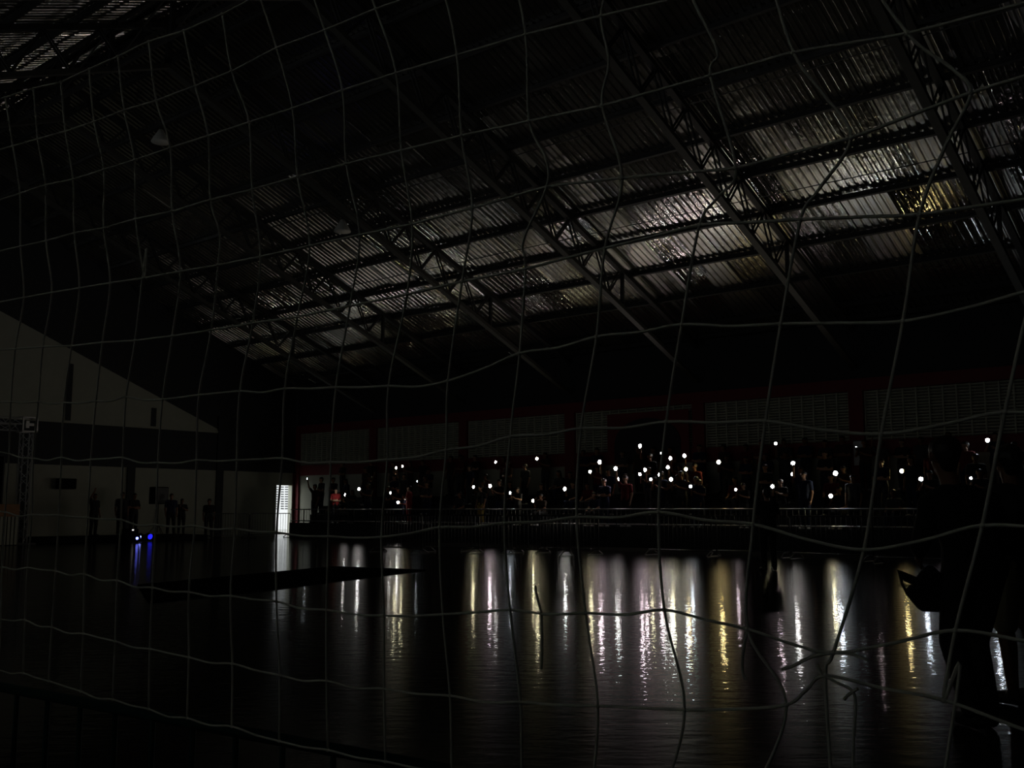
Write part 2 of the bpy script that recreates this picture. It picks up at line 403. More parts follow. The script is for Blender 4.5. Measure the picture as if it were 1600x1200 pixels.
# ---- longitudinal lattice along the ridge, between trusses
def lattice(x, y0, y1, k):
    t = tag(empty('ridge_lattice', (x, (y0 + y1) / 2, roof_z(x) - 1.75)), f'cross-braced steel girder under the ridge, {ORD[k]} from the pale end wall', 'girder', 'ridge girders between the trusses')
    L = (y1 - y0); n = 2; h0, h1 = 0.25, 1.5
    make('chord', lambda bm: box(bm, (0, 0, h0), (0.1, L, 0.12)), M_STEEL, t)
    make('chord', lambda bm: box(bm, (0, 0, h1), (0.1, L, 0.1)), M_STEEL, t)
    for i in range(n):
        a, b = -L / 2 + L * i / n, -L / 2 + L * (i + 1) / n
        make('post', lambda bm: box(bm, (0, a + 0.06, (h0 + h1) / 2), (0.11, 0.11, h1 - h0)), M_STEEL, t)
        make('cross_brace', lambda bm: bar(bm, (0.02, a, h0), (0.02, b, h1), 0.04), M_STEEL, t)
        make('cross_brace', lambda bm: bar(bm, (-0.02, a, h1), (-0.02, b, h0), 0.04), M_STEEL, t)
for k in range(0, 5): lattice(XR - 1.6, BAYS[k + 1], BAYS[k], k + 1)

# ================================================================== STAND
TIERS = [(XF, 30.35, 0.65), (30.35, 31.0, 1.05), (31.0, 31.65, 1.45), (31.65, XS, 1.85)]
STX = [29.95, 30.62, 31.28, 31.95]
SY0, SY1 = 1.0, 38.0
gs = tag(empty('grandstand', (XF, (SY0 + SY1) / 2, 0)), 'stepped concrete spectator stand along the side wall', 'stand')
for i, (x0, x1, z) in enumerate(TIERS):
    make('step', lambda bm: box(bm, ((x0 + XS - .102) / 2 - XF, 0, z - (z if i == 0 else 0.4) / 2), (XS - .102 - x0, SY1 - SY0 - .02 * i, z if i == 0 else 0.4)), M_CONC, gs)
make('front_wall', lambda bm: box(bm, (-0.06, 0, 0.34), (0.12, SY1 - SY0, 0.68)), M_DARKW, gs)
# guard rail
gr = tag(empty('guard_rail', (XF, (SY0 + SY1) / 2, 0.681)), 'galvanised guard rail with upright bars along the front of the stand', 'railing')
LR = SY1 - SY0
for z in (0.60, 0.08):
    make('rail', lambda bm: tube(bm, [(-0.05, -LR / 2, z), (-0.05, LR / 2, z)], 0.024, 8), M_GALV, gr)
bm = bmesh.new(); tube(bm, [(0, 0, 0), (0, 0, 0.60)], 0.026, 8); post_me = finish(bm, 'post', True); post_me.materials.append(M_STEEL)
bm = bmesh.new(); tube(bm, [(0, 0, 0.08), (0, 0, 0.59)], 0.009, 6); bal_me = finish(bm, 'upright_bar', True); bal_me.materials.append(M_STEEL)
n = int(LR / 0.19)
for i in range(n + 1):
    y = -LR / 2 + LR * i / n
    link('post' if i % 9 == 0 else 'upright_bar', post_me if i % 9 == 0 else bal_me, None, gr, (-0.05, y, 0))

# crowd-control barriers
def barrier_proto(L=2.2):
    e = empty('crowd_barrier')
    make('frame', lambda bm: [tube(bm, [(-L / 2, 0, 0.12), (-L / 2, 0, 1.04), (-L / 2 + .06, 0, 1.1), (L / 2 - .06, 0, 1.1), (L / 2, 0, 1.04), (L / 2, 0, 0.12)], 0.019, 8),
                              tube(bm, [(-L / 2, 0, 0.16), (L / 2, 0, 0.16)], 0.017, 8)], M_STEEL, e, smooth=True)
    b = bmesh.new(); tube(b, [(0, 0, 0.16), (0, 0, 1.1)], 0.008, 6); me = finish(b, 'upright_bar', True); me.materials.append(M_STEEL)
    for i in range(1, 16): link('upright_bar', me, None, e, (-L / 2 + L * i / 16, 0, 0))
    b = bmesh.new(); tube(b, [(0, -0.34, 0.018), (0, -0.12, 0.14), (0, 0.12, 0.14), (0, 0.34, 0.018)], 0.018, 6); box(b, (0, 0, .012), (.05, .66, .02))
    me = finish(b, 'foot'); me.materials.append(M_STEEL)
    for x in (-L / 2 + 0.12, L / 2 - 0.12): link('foot', me, None, e, (x, 0, 0))
    return e
bp0 = barrier_proto()
spots = []
for bi, (px_, py_) in enumerate(((622, 864), (705, 864), (768, 863), (838, 868), (888, 866), (1065, 869), (1172, 871), (1300, 876), (1440, 884))):
    p = on_z(px_, py_); spots.append((p.x, p.y, math.pi / 2 + R(random.uniform(-6, 6)), f'thin dark crowd barrier on the court before the stand, {ORD[bi + 1]} from the door', 'crowd barriers before the stand'))
spots += [(25.88, 38.0, R(1), 'dark steel crowd barrier near the door, the one farther from the stand', 'crowd barriers by the open door'), (28.16, 38.05, R(-1), 'dark steel crowd barrier before the open door, next to the stand', 'crowd barriers by the open door')]
for i, (x, y, rz, lab, grp) in enumerate(spots):
    o = bp0 if i == 0 else copy_tree(bp0)
    o.location = (x, y, 0); o.rotation_euler = (0, 0, rz); tag(o, lab, 'barrier', grp)

# ================================================================== PEOPLE
def capsule(bm, a, b, r1, r2=None, seg=10):
    a, b = Vector(a), Vector(b); r2 = r1 if r2 is None else r2
    d = b - a
    if d.length < 1e-5: d = Vector((0, 0, 1e-4)); b = a + d
    t = d.normalized(); u = t.orthogonal().normalized(); v = t.cross(u)
    pts = []
    for k in range(1, 5):
        ph = -math.pi / 2 + (math.pi / 2) * k / 4.0
        pts.append((a + t * (r1 * math.sin(ph)), r1 * math.cos(ph)))
    for k in range(0, 4):
        ph = (math.pi / 2) * k / 4.0
        pts.append((b + t * (r2 * math.sin(ph)), r2 * math.cos(ph)))
    rings = [[bm.verts.new(p + (u * math.cos(q) + v * math.sin(q)) * rr) for q in [2 * math.pi * i / seg for i in range(seg)]] for p, rr in pts]
    s0 = bm.verts.new(a - t * r1); s1 = bm.verts.new(b + t * r2)
    for i in range(seg):
        j = (i + 1) % seg
        bm.faces.new((s0, rings[0][j], rings[0][i]))
        for A, B in zip(rings, rings[1:]): bm.faces.new((A[i], A[j], B[j], B[i]))
        bm.faces.new((s1, rings[-1][i], rings[-1][j]))
def remesh(caps, voxel, name):
    bm = bmesh.new()
    for c in caps: capsule(bm, *c)
    bmesh.ops.recalc_face_normals(bm, faces=bm.faces)
    me = bpy.data.meshes.new(name); bm.to_mesh(me); bm.free()
    o = bpy.data.objects.new('tmp', me); COL.objects.link(o)
    md = o.modifiers.new('r', 'REMESH'); md.mode = 'VOXEL'; md.voxel_size = voxel
    sm = o.modifiers.new('s', 'SMOOTH'); sm.iterations = 3; sm.factor = 0.5
    dg = bpy.context.evaluated_depsgraph_get(); dg.update()
    out = bpy.data.meshes.new_from_object(o.evaluated_get(dg))
    out.name = name
    bpy.data.objects.remove(o); bpy.data.meshes.remove(me)
    for p in out.polygons: p.use_smooth = True
    return out
V = Vector
def hand(caps, wrist, direc, palm_n, curl=0.35, grip=0.0):
    d = V(direc).normalized(); n = V(palm_n); n = (n - d * n.dot(d)).normalized(); s = d.cross(n)
    w = V(wrist)
    caps.append((w, w + d * 0.04, 0.027, 0.026))
    for k in (-1, -0.33, 0.33, 1): caps.append((w + d * 0.03 + s * 0.012 * k, w + d * 0.088 + s * 0.026 * k, 0.016, 0.0125))
    for k, L in zip((-1, -0.33, 0.33, 1), (0.062, 0.074, 0.07, 0.054)):
        p0 = w + d * 0.088 + s * 0.026 * k
        d1 = (d * math.cos(curl) + n * math.sin(curl)).normalized()
        p1 = p0 + d1 * L * 0.52
        d2 = (d * math.cos(curl * 2.6 + grip) + n * math.sin(curl * 2.6 + grip)).normalized()
        p2 = p1 + d2 * L * 0.48
        caps.append((p0, p1, 0.0105, 0.0095)); caps.append((p1, p2, 0.0095, 0.0085))
    q0 = w + d * 0.03 - s * 0.026; q1 = q0 + (d * 0.6 - s * 0.7 + n * 0.4).normalized() * 0.042; q2 = q1 + (d * 0.85 + n * 0.5).normalized() * 0.032
    caps.append((q0, q1, 0.0135, 0.0115)); caps.append((q1, q2, 0.0115, 0.0095))

def person_meshes(J, voxel, name, skirt=False, shorts=False, long_hair=False, sleeves=True):
    """J: joint dictionary (metres, facing +Y). Returns a list of (part name, mesh)"""
    g = lambda k: V(J[k])
    head, neck, chest, waist, pel = g('head'), g('neck'), g('chest'), g('waist'), g('pelvis')
    rt = V(J.get('right', (1, 0, 0))); fwd = V(J.get('face', (0, 1, 0))).normalized(); hup = V(J.get('hup', (0, 0, 1)))
    side = fwd.cross(hup).normalized()
    body = []
    # head: skull, jaw, nose, brow, ears, neck
    body += [(head - fwd * 0.02 + hup * 0.035, head + fwd * 0.018 + hup * 0.03, 0.082, 0.076), (head + fwd * 0.03 - hup * 0.03, head + fwd * 0.042 - hup * 0.075, 0.058, 0.036),
             (head + fwd * 0.086 + hup * 0.018, head + fwd * 0.102 - hup * 0.02, 0.008, 0.014), (head + fwd * 0.078 + hup * 0.038 - side * 0.035, head + fwd * 0.078 + hup * 0.038 + side * 0.035, 0.014, 0.014),
             (head + fwd * 0.078 - hup * 0.052 - side * 0.016, head + fwd * 0.078 - hup * 0.052 + side * 0.016, 0.009, 0.009)]
    for s in (-1, 1):
        body.append((head + side * s * 0.08 + hup * 0.02, head + side * s * 0.082 - hup * 0.02, 0.014, 0.010))
    body += [(neck - hup * 0.02, head - hup * 0.06, 0.056, 0.052)]
    torso = []
    for s in (-1, 1):
        torso += [(chest + rt * s * 0.075 + V((0, 0, .04)), waist + rt * s * 0.055, 0.105, 0.098), (waist + rt * s * 0.055, pel + rt * s * 0.07, 0.098, 0.11),
                  (neck - V((0, 0, .05)), g('sh_r' if s > 0 else 'sh_l'), 0.06, 0.064)]
    torso.append((chest, chest + V((0, 0, 0.08)), 0.12, 0.10))
    body += [(a, b, r1, r2) for a, b, r1, r2 in torso]
    for k in ('r', 'l'):
        sh, el, wr = g('sh_' + k), g('el_' + k), g('wr_' + k)
        body += [(sh, el, 0.054, 0.04), (el, wr, 0.041, 0.027)]
        hand(body, wr, J['hd_' + k], J['pn_' + k], J.get('curl_' + k, 0.35), J.get('grip_' + k, 0.0))
        hp, kn, an, to = g('hip_' + k), g('kn_' + k), g('an_' + k), g('to_' + k)
        cf = kn.lerp(an, 0.3) - fwd * 0.012
        body += [(hp, kn, 0.088, 0.056), (kn, cf, 0.056, 0.056), (cf, an, 0.056, 0.036), (an, an - V((0, 0, .03)), 0.038, 0.036)]
    parts = [('body', remesh(body, voxel, name + '_body'))]
    shirt = [(a, b, r1 + 0.014, r2 + 0.014) for a, b, r1, r2 in torso]
    for k in ('r', 'l'):
        sh, el, wr = g('sh_' + k), g('el_' + k), g('wr_' + k)
        if sleeves == 'long': shirt += [(sh, el, 0.07, 0.055), (el, wr.lerp(el, 0.08), 0.055, 0.042)]
        else: shirt += [(sh, sh.lerp(el, 0.62), 0.07, 0.062)]
    parts.append(('shirt', remesh(shirt, voxel * 1.3, name + '_shirt')))
    tr = [(pel + rt * 0.07, pel - rt * 0.07, 0.122, 0.122), (waist.lerp(pel, .55) - rt * .05, waist.lerp(pel, .55) + rt * .05, .108, .108)]
    for k in ('r', 'l'):
        hp, kn, an = g('hip_' + k), g('kn_' + k), g('an_' + k)
        if skirt: tr += [(hp, hp.lerp(kn, 0.75), 0.11, 0.13)]
        elif shorts: tr += [(hp, hp.lerp(kn, 0.9), 0.105, 0.085)]
        else: tr += [(hp, kn, 0.105, 0.074), (kn, an.lerp(kn, 0.04), 0.074, 0.062)]
    parts.append(('skirt' if skirt else 'trousers', remesh(tr, voxel * 1.3, name + '_legs')))
    hr = [(head - fwd * 0.03 + hup * 0.05, head + fwd * 0.01 + hup * 0.055, 0.09, 0.08), (head - fwd * 0.05 + hup * 0.02, head - fwd * 0.05 - hup * 0.035, 0.072, 0.055)]
    if long_hair: hr += [(head - fwd * 0.055, neck - fwd * 0.09 - hup * 0.12, 0.075, 0.05)]
    parts.append(('hair', remesh(hr, voxel * 1.2, name + '_hair')))
    for k in ('r', 'l'):
        sh = []
        an, to = g('an_' + k), g('to_' + k)
        hl = an - (to - an) * 0.25; hl.z = to.z + .006
        sh += [(hl, to, 0.042, 0.036), (an - V((0, 0, .012)), hl.lerp(to, .3), 0.046, 0.042), (hl.lerp(to, .5), to, .044, .038)]
        parts.append(('shoe', remesh(sh, voxel * 1.2, name + '_shoe_' + k)))
    return parts

def stand_pose(**kw):
    J = dict(head=(0, 0.02, 1.59), neck=(0, -0.01, 1.44), chest=(0, -0.01, 1.26), waist=(0, 0, 1.06), pelvis=(0, 0, 0.93),
             sh_r=(0.18, -0.01, 1.37), sh_l=(-0.18, -0.01, 1.37), el_r=(0.235, -0.02, 1.08), el_l=(-0.235, -0.02, 1.08), wr_r=(0.225, 0.07, 0.85), wr_l=(-0.225, 0.07, 0.85),
             hd_r=(0, 0.25, -1), hd_l=(0, 0.25, -1), pn_r=(-1, 0.2, 0), pn_l=(1, 0.2, 0),
             hip_r=(0.095, 0, 0.88), hip_l=(-0.095, 0, 0.88), kn_r=(0.105, 0.02, 0.49), kn_l=(-0.105, 0.02, 0.49), an_r=(0.11, -0.02, 0.085), an_l=(-0.11, -0.02, 0.085),
             to_r=(0.13, 0.14, 0.038), to_l=(-0.13, 0.14, 0.038))
    J.update(kw); return J
def seat_pose(**kw):
    J = stand_pose(head=(0, -0.10, 1.16), neck=(0, -0.15, 1.01), chest=(0, -0.17, 0.83), waist=(0, -0.2, 0.64), pelvis=(0, -0.22, 0.52),
                   sh_r=(0.18, -0.16, 0.94), sh_l=(-0.18, -0.16, 0.94), el_r=(0.22, -0.06, 0.68), el_l=(-0.22, -0.06, 0.68), wr_r=(0.14, 0.14, 0.62), wr_l=(-0.14, 0.14, 0.62),
                   hd_r=(-0.2, 1, -0.1), hd_l=(0.2, 1, -0.1), pn_r=(0, 0, -1), pn_l=(0, 0, -1),
                   hip_r=(0.095, -0.2, 0.51), hip_l=(-0.095, -0.2, 0.51), kn_r=(0.12, 0.21, 0.5), kn_l=(-0.12, 0.21, 0.5), an_r=(0.12, 0.19, 0.085), an_l=(-0.12, 0.19, 0.085),
                   to_r=(0.14, 0.35, 0.038), to_l=(-0.14, 0.35, 0.038))
    J.update(kw); return J
POSES = {
    'high': (stand_pose(el_r=(0.27, 0.13, 1.58), wr_r=(0.20, 0.25, 1.82), hd_r=(-0.05, 0.1, 1), pn_r=(0, 1, 0.1), curl_r=0.5, grip_r=0.4), V((0.195, 0.30, 1.93)), 'standing with one arm raised high', 'with arm raised'),
    'front': (stand_pose(el_r=(0.26, 0.10, 1.16), wr_r=(0.13, 0.32, 1.32), hd_r=(-0.15, 0.25, 1), pn_r=(0, 1, -0.1), curl_r=0.5, grip_r=0.4, el_l=(-0.25, 0.08, 1.15), wr_l=(-0.06, 0.28, 1.22), hd_l=(0.6, 0.4, 0.5), pn_l=(0.3, 0.6, 0)), V((0.115, 0.40, 1.43)), 'standing with a hand held out before the chest', 'standing'),
    'sit': (seat_pose(el_r=(0.25, -0.02, 0.74), wr_r=(0.12, 0.18, 0.86), hd_r=(-0.1, 0.3, 1), pn_r=(0, 1, -0.1), curl_r=0.5, grip_r=0.4), V((0.105, 0.26, 0.97)), 'seated with a hand held up before the chest', 'seated'),
    'idle': (stand_pose(el_r=(0.24, 0.06, 1.12), wr_r=(0.02, 0.17, 1.14), hd_r=(-1, 0.1, 0.1), pn_r=(0, -1, 0), el_l=(-0.24, 0.06, 1.1), wr_l=(-0.02, 0.19, 1.09), hd_l=(1, 0.1, 0.1), pn_l=(0, -1, 0)), None, 'with folded arms'),
    'rest': (stand_pose(kn_l=(-0.12, 0.06, 0.49), an_l=(-0.14, 0.03, 0.085), to_l=(-0.19, 0.18, 0.038), face=(0.35, 1, 0)), None, 'standing straight'),
    'sitidle': (seat_pose(), None, 'seated'),
}
SKIN = [mat('skin_a', (0.32, 0.16, 0.09), 0.55), mat('skin_b', (0.22, 0.10, 0.055), 0.55), mat('skin_c', (0.45, 0.26, 0.17), 0.55)]
HAIR = mat('black_hair', (0.012, 0.01, 0.009), 0.5)
SHOE = [mat('white_shoe', (0.6, 0.6, 0.6), 0.6), mat('black_shoe', (0.02, 0.02, 0.02), 0.6)]
CLOTH = {n: mat('cloth_' + n.replace(' ', '_'), c, 0.9, var=0.15, scale=12) for n, c in {
    'black': (0.015, 0.015, 0.016), 'dark grey': (0.05, 0.05, 0.055), 'dark red': (0.14, 0.012, 0.015), 'navy': (0.012, 0.018, 0.05), 'red': (0.38, 0.03, 0.03), 'brown': (0.05, 0.03, 0.02), 'ochre': (0.36, 0.25, 0.06), 'pale': (0.5, 0.5, 0.46), 'khaki': (0.34, 0.31, 0.22)}.items()}
TEMPLATES = {k: person_meshes(J, 0.010, 'person_' + k, long_hair=(k in ('front', 'sitidle'))) for k, (J, *_) in POSES.items()}
def set_mat(o, m):
    if not o.data.materials: o.data.materials.append(m)
    o.material_slots[0].link = 'OBJECT'; o.material_slots[0].material = m
def put_person(parts, loc, rz, scale, skin, shirt, legs, label, group=None, shoe=1):
    root = None
    lowest = min(min(v.co.z for v in me.vertices) for nm, me in parts if nm == 'shoe')
    loc = V(loc) + V((0, 0, 0.0015 - lowest * scale))
    for nm, me in parts:
        o = bpy.data.objects.new('person' if nm == 'body' else nm, me); COL.objects.link(o)
        if nm == 'body':
            root = o; o.location = loc; o.rotation_euler = (0, 0, rz); o.scale = (scale,) * 3
            set_mat(o, skin)
        else:
            o.parent = root
            set_mat(o, {'shirt': shirt, 'trousers': legs, 'skirt': legs, 'hair': HAIR, 'shoe': SHOE[shoe]}[nm])
    return tag(root, label, 'person', group)

# ---- phone
def phone_meshes():
    bm = bmesh.new(); box(bm, (0, 0, 0), (0.078, 0.009, 0.16)); b = finish(bm, 'phone', bevel=0.004)
    bm = bmesh.new()
    seg, rr = 16, 1.0
    top = bm.verts.new((0, 0.10, 0)); prev = None
    rings = []
    for ph in (0.35, 0.7, 1.0): rings.append([bm.verts.new((rr * ph * math.cos(q), 0.10 * math.sqrt(max(0, 1 - ph * ph)), rr * ph * math.sin(q))) for q in [2 * math.pi * i / seg for i in range(seg)]])
    for i in range(seg):
        j = (i + 1) % seg
        bm.faces.new((top, rings[0][i], rings[0][j]))
        for A, B in zip(rings, rings[1:]): bm.faces.new((A[i], B[i], B[j], A[j]))
    bk = bm.faces.new(list(rings[-1])); bk.material_index = 1
    l = finish(bm, 'torch_lens', True)
    return b, l
PHONE_ME, LENS_ME = phone_meshes()
M_PHONE = mat('phone_shell', (0.02, 0.02, 0.022), 0.3)
PHONE_ME.materials.append(M_PHONE)
LENS_ME.materials.append(M_PHONE); LENS_ME.materials.append(M_BLACK)
TORCH_L = 105.0
TINT = {'w': ('white', (1.0, 0.97, 0.90)), 'c': ('cool white', (0.86, 0.94, 1.0)), 'p': ('pinkish', (1.0, 0.80, 0.84)), 'y': ('yellowish', (1.0, 0.90, 0.55)), 'a': ('amber', (1.0, 0.78, 0.34))}
def torch_mat(t, k):
    return mat(f'torch_{t}_{k}', (0.8, 0.8, 0.8), 0.4, emit=TINT[t][1], strength=TORCH_L * k)
def put_phone(p, rz, tint, radius, k, label, tilt=0.0, group='phone torches in the stand'):
    o = bpy.data.objects.new('phone', PHONE_ME); COL.objects.link(o)
    o.location = p; o.rotation_euler = (R(tilt), 0, rz)
    l = bpy.data.objects.new('torch_lens', LENS_ME); COL.objects.link(l); l.parent = o
    l.location = (0, 0.0046, 0.035); l.scale = (radius * 1.15,) * 3
    set_mat(l, torch_mat(tint, k))
    l['label'] = 'glowing torch lens'
    return tag(o, label, 'phone', group)

ROWS = ['front walkway', 'first step', 'second step', 'top step']
# px, py, tint, lens radius, strength factor
LIGHTS = [(480, 748, 'c', .022, .5), (539, 773, 'w', .055, 1), (561, 764, 'w', .055, 1), (619, 731, 'y', .045, .9), (629, 728.5, 'y', .05, 1), (610, 770, 'w', .04, .9), (622, 785, 'w', .045, 1), (652, 752, 'c', .02, .5),
          (740, 761, 'y', .05, 1), (766, 759.5, 'p', .06, 1.2), (774.5, 722, 'w', .04, .7), (797, 770, 'c', .045, 1), (833, 782.5, 'y', .05, 1), (839, 716.5, 'y', .05, 1), (882.5, 764, 'w', .06, 1.2),
          (937, 722, 'p', .068, 1.3), (922, 737, 'y', .055, 1), (962, 732, 'w', .058, 1), (965, 749, 'p', .055, 1), (1000, 697, 'p', .06, 1.1), (1034, 708, 'w', .042, .8), (1047.5, 716, 'w', .052, 1), (1069.5, 712, 'c', .055, 1),
          (1043.5, 730, 'w', .05, 1), (1072, 733, 'a', .052, 1), (1008, 734, 'p', .055, 1), (1000, 741, 'p', .045, .8), (1031, 742, 'p', .058, 1), (1048.5, 749, 'y', .055, 1), (1017, 749, 'y', .042, .8), (1079, 760, 'c', .045, 1),
          (1123, 722, 'a', .062, 1.3), (1149.5, 765, 'p', .035, .7), (1207, 760, 'y', .05, 1), (1212, 693, 'p', .042, .8), (1239, 723.5, 'w', .052, 1), (1238.5, 741, 'w', .05, 1), (1305.5, 739.5, 'c', .06, 1.2), (1298, 775, 'y', .055, 1.1),
          (1409, 736, 'a', .055, 1), (1439, 748.5, 'c', .05, 1), (1543, 688, 'c', .05, 1), (1468, 769, 'p', .03, .8), (1517, 747, 'p', .03, .8), (1566, 787, 'c', .016, .6), (1362, 677, 'p', .02, .6), (1338, 698, 'c', .014, .5)]
occupied = []
def px_of(t, pose): return TIERS[t][1] - 0.10 if pose.startswith('sit') else STX[t]
def free(t, y, d=0.5): return all(abs(yy - y) > (d if tt == t else 0.26 if abs(tt - t) == 1 else 0) for tt, yy in occupied)
def to_px(P):
    v = V(P) - CP; d = v.dot(FW)
    return 800 + F_PX * v.dot(RT) / d, 600 - F_PX * v.dot(UP) / d
lit, crowd = [], []                                  # torches (px, py, X) and people (px, top py, X)
def body_box(t, pose, y, s=1.0):
    X = px_of(t, pose); p = to_px((X, y, TIERS[t][2] + (1.3 if pose.startswith('sit') else 1.7) * s))
    return p[0], p[1], X
def hides(b, l, w=11): return abs(b[0] - l[0]) < w and b[2] < l[2] - 0.05 and b[1] < l[1] + 5
for i, (px_, py_, tint, rad, k) in enumerate(LIGHTS):
    best = None
    for t in range(4):
        for pose in ('high', 'front', 'sit'):
            off = POSES[pose][1]
            if pose == 'sit' and t == 3: continue
            s0 = 1.0
            for _ in range(3):
                P = on_x(px_, py_, px_of(t, pose) - off.y * s0)
                s0 = (P.z - TIERS[t][2] - 0.03) / off.z
            py = P.y - off.x * s0
            cost = abs(s0 - 1.0) + (0 if free(t, py) else 0.3) + (0.06 if pose == 'sit' else 0)
            bb = body_box(t, pose, py, s0)
            cost += 0.35 * sum(hides(bb, l) for l in lit) + 0.35 * any(hides(b, (px_, py_, P.x)) for b in crowd)
            if best is None or cost < best[0]: best = (cost, t, pose, s0, P, py)
    cost, t, pose, s, P, py = best
    if s < 0.72: s = 0.72
    occupied.append((t, py)); lit.append((px_, py_, P.x)); crowd.append(body_box(t, pose, py, s))
    s = min(s, 1.14)
    off = POSES[pose][1]
    shirt = random.choice(['black', 'black', 'dark grey', 'navy', 'dark red', 'brown'])
    rz = math.pi / 2
    aim = {6: R(55), 1: R(-22)}.get(i)
    put_person(TEMPLATES[pose], (px_of(t, pose), py, TIERS[t][2]), rz, s, random.choice(SKIN), CLOTH[shirt], CLOTH[random.choice(['black', 'navy', 'dark grey'])],
               f'spectator in {shirt} top {POSES[pose][3]}, lighting a phone on the {ROWS[t]}', f'spectators with lit phones on the {ROWS[t]}', random.choice((0, 1)))
    lp = V((P.x, P.y, P.z)) - V((0, 0, 0.035))
    put_phone(lp, rz + (R(random.uniform(-8, 8)) if aim is None else aim), tint, rad, k, f'phone shining a {TINT[tint][0]} torch, held by a spectator on the {ROWS[t]}', random.uniform(-4, 6), f'phones with {TINT[tint][0]} torches on the {ROWS[t]}')

# ---- spectators without a lit phone
extras = 0
def extra(px_lo, px_hi, n, tiers=(0, 1, 2, 3)):
    global extras
    for _ in range(n):
        for _try in range(60):
            t = random.choice(tiers); px_ = random.uniform(px_lo, px_hi)
            y = on_x(px_, 740, STX[t]).y
            pose = random.choice(['idle', 'rest', 'sitidle'] if t < 3 else ['idle', 'rest'])
            if SY0 + .4 < y < SY1 - .4 and free(t, y, 0.56) and not any(hides(body_box(t, pose, y), l) for l in lit): break
        else: continue
        occupied.append((t, y))
        top, leg = random.choice(['black', 'dark grey', 'navy', 'dark red', 'brown']), random.choice(['black', 'navy', 'dark grey'])
        put_person(TEMPLATES[pose], (px_of(t, pose), y, TIERS[t][2]), math.pi / 2 + R(random.uniform(-15, 15)), random.uniform(0.93, 1.06), random.choice(SKIN), CLOTH[top],
                   CLOTH[leg], f'spectator in {top} top and {leg} trousers {POSES[pose][2]} on the {ROWS[t]}', f'spectators {POSES[pose][2]} on the {ROWS[t]}', random.choice((0, 1)))
extra(500, 690, 16); extra(700, 900, 12); extra(900, 1110, 14); extra(1120, 1260, 9); extra(1260, 1460, 13); extra(1460, 1590, 8)
# two people lit from close by
p = on_x(638, 790, 29.75)
put_person(TEMPLATES['idle'], (29.8, p.y, 0.65), math.pi / 2 - R(60), 0.95, SKIN[2], CLOTH['red'], CLOTH['red'], 'person in red standing behind the guard rail, lit by a phone held close', None, 0)
p = on_x(524.5, 780, 29.7)
put_person(TEMPLATES['idle'], (29.7, p.y, 0.65), math.pi / 2 + R(40), 0.92, SKIN[2], CLOTH['red'], CLOTH['black'], 'person in a red top with lit face, standing at the door end of the stand', None, 0)
p = on_x(751, 800, 29.6)
put_person(TEMPLATES['rest'], (29.62, p.y, 0.65), math.pi / 2, 0.9, SKIN[0], CLOTH['black'], CLOTH['ochre'], 'person in ochre trousers and white shoes standing behind the guard rail', None, 0)

# ---- people on the court
def scaled(parts_pose, name, voxel, **kw): return person_meshes(parts_pose, voxel, name, **kw)
near_pose = stand_pose(head=(-0.14, 0.03, 1.56), neck=(-0.115, -0.01, 1.40), chest=(-0.065, -0.01, 1.21), waist=(-0.02, 0, 1.04), pelvis=(0.0, 0, 0.92),
                       sh_r=(0.10, 0.0, 1.29), sh_l=(-0.245, 0.0, 1.275), el_r=(0.23, 0.04, 1.03), el_l=(-0.315, 0.02, 1.03), wr_r=(0.12, 0.24, 1.14), wr_l=(-0.24, 0.20, 0.99),
                       hd_r=(-0.6, 0.5, 0.3), hd_l=(0.1, 0.6, -0.6), pn_r=(-0.3, -0.3, 0.6), pn_l=(1, 0.2, 0),
                       kn_l=(-0.14, 0.05, 0.48), an_l=(-0.075, -0.04, 0.085), to_l=(-0.10, 0.13, 0.038), hip_r=(0.07, 0, 0.88), kn_r=(-0.01, 0.03, 0.48), an_r=(0.045, 0.02, 0.085), to_r=(0.075, 0.18, 0.038), face=(-0.15, 1, 0.02))
pn = on_z(1538, 1137)
near = person_meshes(near_pose, 0.0085, 'near', sleeves='long')
put_person(near, pn, -YAW, 1.0, SKIN[1], CLOTH['black'], CLOTH['black'], 'person in black long sleeves and trousers on the court, seen from behind', None, 1)
# dark jacket hanging from the hand
q0 = pn + RT * -0.2
def jacket(bm):
    k = (pn - CP).dot(FW) / F_PX
    pts = [(1417, 927), (1428, 940), (1441, 956), (1470, 957), (1476, 900), (1458, 884), (1446, 892), (1436, 909), (1428, 915)]
    d0 = (pn - CP).dot(FW) + 0.1
    A, B = [], []
    for x, y in pts:
        P = CP + (FW * F_PX + RT * (x - 800) + UP * (600 - y)) * (d0 / F_PX)
        A.append(bm.verts.new(P - pn)); B.append(bm.verts.new(P - pn + FW * 0.06))
    n = len(pts); bm.faces.new(A); bm.faces.new(list(reversed(B)))
    for i in range(n): bm.faces.new((A[i], B[i], B[(i + 1) % n], A[(i + 1) % n]))
jk = tag(empty('jacket', pn), 'dark folded jacket hanging from the hand of the person in black', 'jacket')
make('cloth', jacket, CLOTH['black'], jk, bevel=0.008)
def jstrap(bm):
    d0 = (pn - CP).dot(FW) + 0.12
    tube(bm, [CP + (FW * F_PX + RT * (x - 800) + UP * (600 - y)) * (d0 / F_PX) - pn for x, y in ((1418, 928), (1410, 912), (1405, 892), (1416, 902), (1437, 911), (1452, 898), (1462, 890))], [0.008, .010, .014, .026, .028, .03, .03], 8)
make('sleeve', jstrap, CLOTH['black'], jk, smooth=True)
# second person on the court, in khaki shorts
p2 = on_z(1601, 1100)
edge = person_meshes(stand_pose(face=(0.3, 1, 0)), 0.0085, 'edge', shorts=True)
put_person(edge, p2, -YAW + R(20), 0.98, SKIN[1], CLOTH['dark grey'], CLOTH['khaki'], 'person in khaki shorts standing beyond the person in black', None, 1)
